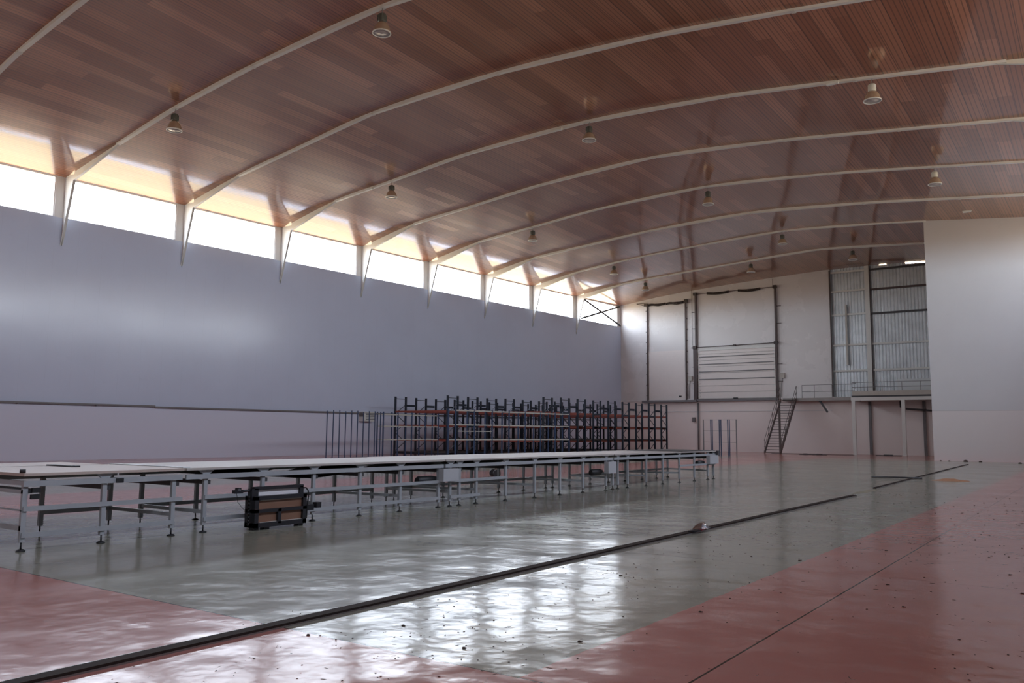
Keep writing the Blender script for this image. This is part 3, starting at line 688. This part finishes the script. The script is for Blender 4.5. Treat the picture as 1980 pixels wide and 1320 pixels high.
MB().tube([(-3.7, -0.2, 9.68), (3.7, -0.2, 9.68)], 0.025, 8).build('spring_shaft', 'track', d2)
for a, c in ((-2.5, -0.45), (0.4, 2.4)):
    b = MB(); n = 26
    for k in range(n):
        u = k / n; x = a + (c - a) * u; z = 9.66 - 0.09 * math.sin(math.pi * u); b.tube([(x, -0.2, z), (x + 0.05, -0.2, z)], 0.11, 8)
    b.build('torsion_spring', 'spring', d2)
MB().tube([(-4.1, -0.22, 4.78), (3.9, -0.22, 4.84)], 0.03, 8).build('lower_shaft', 'track', d2)
b = MB()
for x, z in ((-3.65, 9.68), (3.65, 9.68), (-3.75, 4.78), (3.65, 4.82)): b.box(x - 0.16, x + 0.16, -0.32, -0.1, z - 0.12, z + 0.14)
b.box(-0.1, 0.1, -0.3, -0.12, 4.73, 4.88); b.build('drum_bracket', 'spring', d2)
b = MB()
for z in (1.5, 3.0, 6.5, 8.0): b.box(3.7, 4.1, -0.12, -0.02, z, z + 0.04); b.box(-4.05, -3.7, -0.12, -0.02, z, z + 0.04)
b.build('track_bracket', 'track', d2)
for x in (-30.32, -22.85): pass
b = MB(); b.tube([(-4.0, -0.12, 5.0), (-4.0, -0.12, 10.3)], 0.02, 5); b.tube([(3.45, -0.12, 9.7), (3.45, -0.12, 10.4)], 0.015, 5); b.build('chain', 'track', d2)
B_(-29.9, -22.6, 4.42, 4.62, -0.35, 0.0, o2).build('sill_ledge', 'grey_mid', d2)
B_(-26.5, -26.2, 4.60, 4.72, -0.40, -0.1, o2).build('floor_latch', 'black', d2)
for x, lab in ((-30.62, 'small beige control box beside the narrow left door'), (-22.25, 'small beige control box right of the wide sectional door')):
    t = tag(empty('control_box', (x, YE - 0.01, 6.3)), lab, 'control box', 'door control boxes on the end wall')
    MB().box(-0.16, 0.16, -0.14, 0, 0, 0.45).build('case', 'cream', t)
    MB().tube([(0, -0.05, 0), (-0.12, -0.05, -0.5), (-0.14, -0.05, -1.6)], 0.02, 6).build('conduit', 'grey_mid', t)
b = MB().tube([(-29.9, YE - 0.12, 0.1), (-29.9, YE - 0.12, 4.3)], 0.07, 8); b.box(-30.45, -30.2, YE - 0.2, YE - 0.03, 2.6, 3.0)
tag(b.build('wall_downpipe', 'grey_mid'), 'grey vertical pipe on the end wall below the wide sectional door', 'pipe')
b = MB().box(-37.6, -18.3, YE - 0.075, YE - 0.03, 3.50, 3.56); b.box(-37.6, -18.3, YE - 0.10, YE - 0.03, 4.50, 4.62); b.build('trim_16', 'wall_end', **ST)

# corrugated part: girts and column
def girt(x0, x1, z, c, lab, zr=None):
    zr = z if zr is None else zr
    tag(MB().bar((x0, YE + 0.08, z), (x1, YE + 0.08, zr), 0.08, 0.15).build('steel_girt', c), lab, 'beam', 'girts across the corrugated cladding')
nm = ['topmost', 'second from the top', 'third from the top', 'fourth from the top', 'lowest']
for i, z in enumerate((14.95, 13.35, 11.38, 8.87, 6.75)):
    girt(-18.1, -15.42, z, 'white', 'pale horizontal girt on the narrow left cladding bay, ' + nm[i])
for i, (z, c) in enumerate(((14.93, 'dark'), (13.30, 'track'), (11.32, 'dark'), (8.86, 'white'), (6.75, 'white'))):
    girt(-15.02, -8.6, z, c, ('pale' if c == 'white' else 'dark') + ' horizontal girt on the wide right cladding bay, ' + nm[i])
b = MB().box(-0.20, 0.14, -0.06, 0.12, 0, 10.62).build('steel_column', 'white'); b.location = (-15.22, YE, 4.65)
tag(b, 'pale steel column dividing the corrugated cladding into two bays', 'column')
MB().box(0.14, 0.20, -0.05, 0.12, 0, 10.62).build('side_plate', 'track', b, label='dark red side plate')
b = MB().box(-0.045, 0.045, -0.03, 0.08, 0, 10.5).build('steel_post', 'track'); b.location = (-18.16, YE - 0.09, 4.65); tag(b, 'thin dark post where the pale panel meets the corrugated cladding', 'post')
b = MB().box(-0.07, 0.07, -0.02, 0.06, 0, 5.0).build('light_strip', 'cream'); b.location = (-16.95, YE - 0.04, 7.2); tag(b, 'thin pale vertical strip on the left bay of the cladding', 'strip')

# ---------------------------------------------------------------- mezzanine, walkway, stair
mz = tag(empty('mezzanine', (-12.4, 69.0, 0)), 'mezzanine with white edge beam on two white posts, left of the partition', 'mezzanine')
def mzb(x0, x1, y0, y1, z0, z1): return MB().box(x0 + 12.4, x1 + 12.4, y0 - 69.0, y1 - 69.0, z0, z1)
mzb(-16.15, -8.76, 69.0, YE - 0.04, 4.46, 4.60).build('deck', 'dark', mz)
mzb(-16.2, -8.76, 68.9, 69.05, 4.20, 4.46).build('edge_beam', 'white', mz, label='white edge beam')
mzb(-16.2, -16.05, 69.05, YE - 0.04, 4.20, 4.46).build('edge_beam', 'white', mz)
for x in (-16.02, -12.45): mzb(x - 0.13, x + 0.13, 68.88, 69.10, 0, 4.20).build('post', 'white', mz, label='white post')
mzb(-16.1, -8.76, 69.0, 69.04, 4.60, 4.95).build('kick_board', 'cream', mz)
b = MB()
for z in (5.25, 5.62): b.tube([(-16.1 + 12.4, 0.05, z), (-8.8 + 12.4, 0.05, z)], 0.022, 6); b.tube([(-16.1 + 12.4, 0.05, z), (-16.1 + 12.4, 1.2, z)], 0.022, 6)
for x in (-16.1, -15.0, -13.9, -12.5, -11.2, -10.0, -9.0): b.tube([(x + 12.4, 0.05, 4.6), (x + 12.4, 0.05, 5.62)], 0.02, 6)
b.build('railing', 'grey_mid', mz)
t = tag(empty('white_counter', (-10.9, 70.4, 4.60)), 'long white box standing on the mezzanine behind its railing', 'box')
MB().box(-2.1, 2.1, -0.4, 0.4, 0.0, 1.2).build('body', 'lamp_rim', t); MB().box(-2.12, 2.12, -0.45, 0.45, 1.2, 1.26).build('lid', 'lamp_rim', t)
wk = tag(empty('walkway', (-18.9, 70.6, 0)), 'narrow concrete walkway on the end wall between stair head and mezzanine', 'walkway')
MB().box(-3.1, 2.65, -0.15, 0.84, 4.30, 4.55).build('deck', 'slab', wk)
MB().box(-0.2, 0.0, 0.0, 0.2, 4.2, 4.30).build('hanger', 'dark', wk)
MB().bar((-0.1, 0.1, 4.25), (0.45, 0.1, 3.35), 0.10, 0.14).build('loose_bracket', 'dark', wk); 
b = MB()
for z in (5.05, 5.6): b.tube([(-1.5, -0.1, z), (2.6, -0.1, z)], 0.02, 6)
for x in (-1.5, -0.5, 0.9, 2.6): b.tube([(x, -0.1, 4.55), (x, -0.1, 5.6)], 0.02, 6)
b.build('railing', 'grey_mid', wk)
sc_ = tag(empty('staircase', (-21.6, 68.0, 0)), 'steep rusty steel open staircase rising to the walkway beside the wide door', 'staircase')
ya, yb2 = -2.0, 2.45; zt = 4.5
for x in (-0.55, 0.72): MB().bar((x, ya, 0.08), (x, yb2, zt - 0.05), 0.06, 0.22).build('stringer', 'stair', sc_)
nst = 20
for i in range(nst):
    u = (i + 0.5) / nst; MB().box(-0.52, 0.69, ya + (yb2 - ya) * u - 0.11, ya + (yb2 - ya) * u + 0.11, zt * u - 0.02, zt * u + 0.02).build('tread', 'stair', sc_)
for x in (-0.58, 0.75):
    b = MB()
    for h in (1.05, 0.55): b.tube([(x, ya + 0.1, h), (x, yb2, zt + h)], 0.022, 6)
    for u in (0.02, 0.25, 0.5, 0.75, 1.0): yy = ya + 0.1 + (yb2 - ya - 0.1) * u; b.tube([(x, yy, zt * u), (x, yy, zt * u + 1.05)], 0.022, 6)
    b.build('handrail', 'stair', sc_)
MB().box(-0.72, -0.58, 2.2, 2.36, 0, 4.35).build('support_post', 'stair', sc_)
for x, lab in ((-15.35, 'dark column against the wall under the mezzanine, left one'), (-11.4, 'dark column against the wall under the mezzanine, near the partition')):
    b = MB().box(-0.10, 0.10, 0, 0.16, 0, 4.2).build('wall_column', 'grey_mid'); b.location = (x, YE - 0.2, 0); tag(b, lab, 'column')
b = MB().tube([(-13.0, 70.9, 4.2), (-13.0, 70.9, 3.75), (-12.6, 70.9, 3.6), (-8.8, 70.9, 3.25)], 0.07, 8)
tag(b.build('drain_pipe', 'dark'), 'dark drain pipe hanging below the mezzanine near the partition', 'pipe')
b = MB().box(-0.5, 0.7, -0.15, 0.15, 0, 0.12).build('wall_shelf', 'dark'); b.location = (-9.8, YE - 0.2, 2.7); tag(b, 'short dark bracket shelf low on the wall beside the partition', 'shelf')

# ---------------------------------------------------------------- floor rails and litter
def rail(name, a, bb, lab, wdt=0.11, ht=0.030):
    a = Vector(a); bb = Vector(bb); mid = (a + bb) / 2; t = tag(empty(name, mid), lab, 'rail'); d = (bb - a); n_ = Vector((d.y, -d.x, 0)).normalized()
    MB().bar(a - mid + Vector((0, 0, ht / 2)), bb - mid + Vector((0, 0, ht / 2)), wdt, ht).build('rail_body', 'rail_steel', t)
    o = n_ * (wdt / 2 + 0.004)
    for s in (-1, 1): MB().bar(a - mid + o * s + Vector((0, 0, 0.006 if s > 0 else ht * 0.5)), bb - mid + o * s + Vector((0, 0, 0.006 if s > 0 else ht * 0.5)), 0.005, 0.012 if s > 0 else ht).build('edge_lip', 'rail_lip', t)
rail('floor_rail', (-5.30, 1.2, 0), (-5.24, 22.3, 0), 'long dark rusty rail crossing the floor from the bottom left corner')
rail('floor_rail', (-5.50, 25.8, 0), (-6.15, 51.0, 0), 'far short rusty rail on the floor, ending before the partition', 0.09, 0.03)
b = MB().tube([(-7.0, 32.4, 0.03), (-5.9, 32.45, 0.04), (-5.35, 32.5, 0.03)], 0.03, 6); tag(b.build('steel_rod', 'dark'), 'thin dark steel rod lying across the far rail', 'rod')
def mound(name, c, rx, ry, h, m, lab, cat, seed, kind=None):
    r = random.Random(seed); b = MB(); n = 18; rings = 5; b.v.append((0, 0, h))
    for j in range(1, rings + 1):
        for k in range(n):
            a = 2 * math.pi * k / n; q = j / rings * (1 + r.uniform(-0.12, 0.12)); b.v.append((rx * q * math.cos(a), ry * q * math.sin(a), max(0.0, h * (1 - (j / rings) ** 1.3) * (1 + r.uniform(-0.35, 0.35))) if j < rings else 0.001))
    for k in range(n): b.face((0, 1 + k, 1 + (k + 1) % n), True)
    for j in range(rings - 1):
        for k in range(n): p = 1 + j * n + k; q = 1 + j * n + (k + 1) % n; b.face((p, p + n, q + n, q), True)
    o = b.build(name, m); o.location = c; tag(o, lab, cat); return o
mound('sawdust_pile', (-4.4, 32.1, 0), 0.62, 0.35, 0.07, 'sand', 'flat heap of orange sawdust on the green floor beyond the far rail', 'sawdust', 3)
mound('sand_smear', (-5.40, 24.2, 0), 0.14, 1.2, 0.006, 'smear', 'thin yellowish sand smear in the gap between the two floor rails', 'sand', 5)
t = tag(empty('plastic_wrapper', (-5.2, 12.35, 0.03)), 'crumpled clear and red plastic wrapper caught on the long floor rail', 'litter')
b = MB(); r = random.Random(4); n = 6
for i in range(n):
    for j in range(n): b.v.append((-0.10 + 0.2 * i / (n - 1) + r.uniform(-0.02, 0.02), 0.02 + 0.24 * j / (n - 1), 0.012 + 0.10 * math.sin(math.pi * j / (n - 1)) * math.sin(math.pi * i / (n - 1)) + r.uniform(0, 0.03)))
for i in range(n - 1):
    for j in range(n - 1): p = i * n + j; b.face((p, p + 1, p + n + 1, p + n))
n0 = len(b.v); b.v += [(x, y, z - 0.004) for x, y, z in b.v]; b.f += [tuple(i + n0 for i in q) for q in b.f[:]]; b.sm += [False] * (len(b.f) - len(b.sm))
M['wrap'] = glassmat('clear_wrap', (0.85, 0.85, 0.86), 0.35, 0.15)
b.build('clear_film', 'wrap', t)
MB().prism([(0.02, -0.05, 0.0), (0.06, -0.02, 0.0), (0.05, 0.12, 0.0), (0.0, 0.10, 0.0)], (0.01, 0, 0.02)).build('red_label', 'redplastic', t)
MB().prism([(-0.05, -0.28, 0.0), (0.03, -0.22, 0.0), (0.07, -0.05, 0.0), (0.0, -0.04, 0.0)], (0.0, 0, 0.02)).build('black_scrap', 'black', t)
for (x, y, sx, sy, lab) in ((-19.0, 66.2, 0.45, 0.2, 'flat dark metal scrap on the floor right of the stair foot, left one'), (-17.9, 66.0, 0.55, 0.2, 'flat dark metal scrap on the floor right of the stair foot, right one'), (-13.4, 68.0, 0.9, 0.15, 'long dark metal scrap on the floor beside the right mezzanine post')):
    b = MB().prism([(-sx, -sy, 0), (sx, -sy * 0.6, 0), (sx * 0.9, sy, 0), (-sx * 0.8, sy * 0.8, 0)], (0, 0, 0.05)); b.box(-sx * 0.4, sx * 0.3, -sy * 0.3, sy * 0.3, 0.05, 0.10)
    o = b.build('metal_scrap', 'dark'); o.location = (x, y, 0); tag(o, lab, 'scrap')
o = MB().box(-3.2, 3.1, -0.10, 0.10, 0, 0.03).build('floor_strip', 'dark'); o.location = (-18.9, 67.6, 0); tag(o, 'long thin dark strip on the floor in front of the end wall', 'strip')
for i, (x, y, s, txt) in enumerate(((-8.35, 57.2, 0.06, 'leftmost, near the partition corner'), (-7.9, 57.25, 0.06, 'second from the partition corner'), (-7.0, 57.2, 0.13, 'third from corner, widest'), (-6.2, 57.0, 0.09, 'fourth from the partition corner'), (-4.1, 55.9, 0.09, 'at the photo\'s right edge'))):
    r = random.Random(i); b = MB().lathe([(0.0, 0), (s, 0), (s * 0.9, s * 0.4), (s * 0.4, s * 0.7), (0.0, s * 0.75)], n=9)
    b.v = [(x_ * (1 + r.uniform(-.2, .2)), y_ * (1 + r.uniform(-.2, .2)), z_) for x_, y_, z_ in b.v]
    o = b.build('rubble_lump', 'debris'); o.location = (x, y, 0); tag(o, 'small dark lump of rubble at the foot of the partition, ' + txt, 'rubble', 'lumps at the partition foot')
# uncountable crumbs, twigs and leaf bits over the foreground floor
r = random.Random(11)
def litter(name, n, m, lab, x0, x1, y0, y1, smin, smax, clus):
    b = MB(); cl = [(r.uniform(x0, x1), y0 + (y1 - y0) * r.random() ** 1.6) for _ in range(clus)]
    for i in range(n):
        if r.random() < 0.6:
            c = r.choice(cl); x = c[0] + r.gauss(0, 0.35); y = c[1] + r.gauss(0, 0.5)
        else: x = r.uniform(x0, x1); y = y0 + (y1 - y0) * r.random() ** 1.8
        if x > -0.3 + 0.0 and y < 3: continue
        if abs(x + 5.27) < 0.07: continue
        s = r.uniform(smin, smax) * (0.6 + 0.05 * y); a = r.uniform(0, 6.28); k = r.random()
        lx, ly, h = (s, s * 0.7, s * 0.5) if k < 0.6 else ((s * 2.6, s * 0.35, s * 0.25) if k < 0.85 else (s * 1.6, s, s * 0.2))
        ca, sa = math.cos(a), math.sin(a); q = [(-lx, -ly * .6), (lx * .7, -ly), (lx, ly * .5), (-lx * .5, ly)]
        q = [(x + u * ca - v * sa, y + u * sa + v * ca) for u, v in q]
        b.hexa([(u, v, 0.0005) for u, v in q] + [(x + (u - x) * .6, y + (v - y) * .6, h) for u, v in q])
    o = b.build(name, m, kind='stuff'); tag(o, lab, 'litter')
litter('floor_litter', 1200, 'debris', 'dark leaf bits and crumbs scattered over the foreground floor', -5.2, 0.8, 2.5, 24, 0.004, 0.0115, 55)
litter('pale_crumbs', 60, 'crumb', 'pale crumbs scattered on the floor right of the long rail', -4.5, 0.6, 3.5, 22, 0.005, 0.010, 10)
r = random.Random(5)
big = [(-4.55, 5.0), (-3.75, 4.75), (-3.2, 5.4), (-4.9, 4.35), (-2.9, 6.9), (-1.9, 9.3), (-1.55, 8.2), (-0.95, 10.8), (-0.75, 9.6), (-2.45, 12.0), (-4.3, 8.1), (-3.1, 10.4)]
where = ['right of the long rail near its lower end', 'on the pale reflection in the foreground', 'at the green and red paint edge', 'beside the cross joint at the rail', 'on the red floor by the paint edge', 'on the red floor right of the long joint', 'on the red floor in the lower right', 'on the red floor near the right edge, farther one', 'on the red floor near the right edge, nearer one', 'just right of the paint edge, far one', 'on the green floor beside the long rail', 'on the green floor between rail and paint edge']
for i, ((x, y), wtx) in enumerate(zip(big, where)):
    b = MB(); s = 0.012; b.lathe([(0.0, 0), (s, 0), (s * 1.05, s * 0.35), (s * 0.5, s * 0.8), (0.0, s * 0.85)], n=7)
    b.v = [(u * (1 + r.uniform(-.3, .5)), v * (1 + r.uniform(-.3, .3)), z_) for u, v, z_ in b.v]; b.bar((0, 0, 0.004), (s * 2.2, s * r.uniform(-1, 1), 0.006), 0.006, 0.006)
    o = b.build('leaf_clump', 'debris'); o.location = (x, y, 0); tag(o, 'small dark leaf clump ' + wtx, 'litter', 'leaf clumps on the foreground floor')
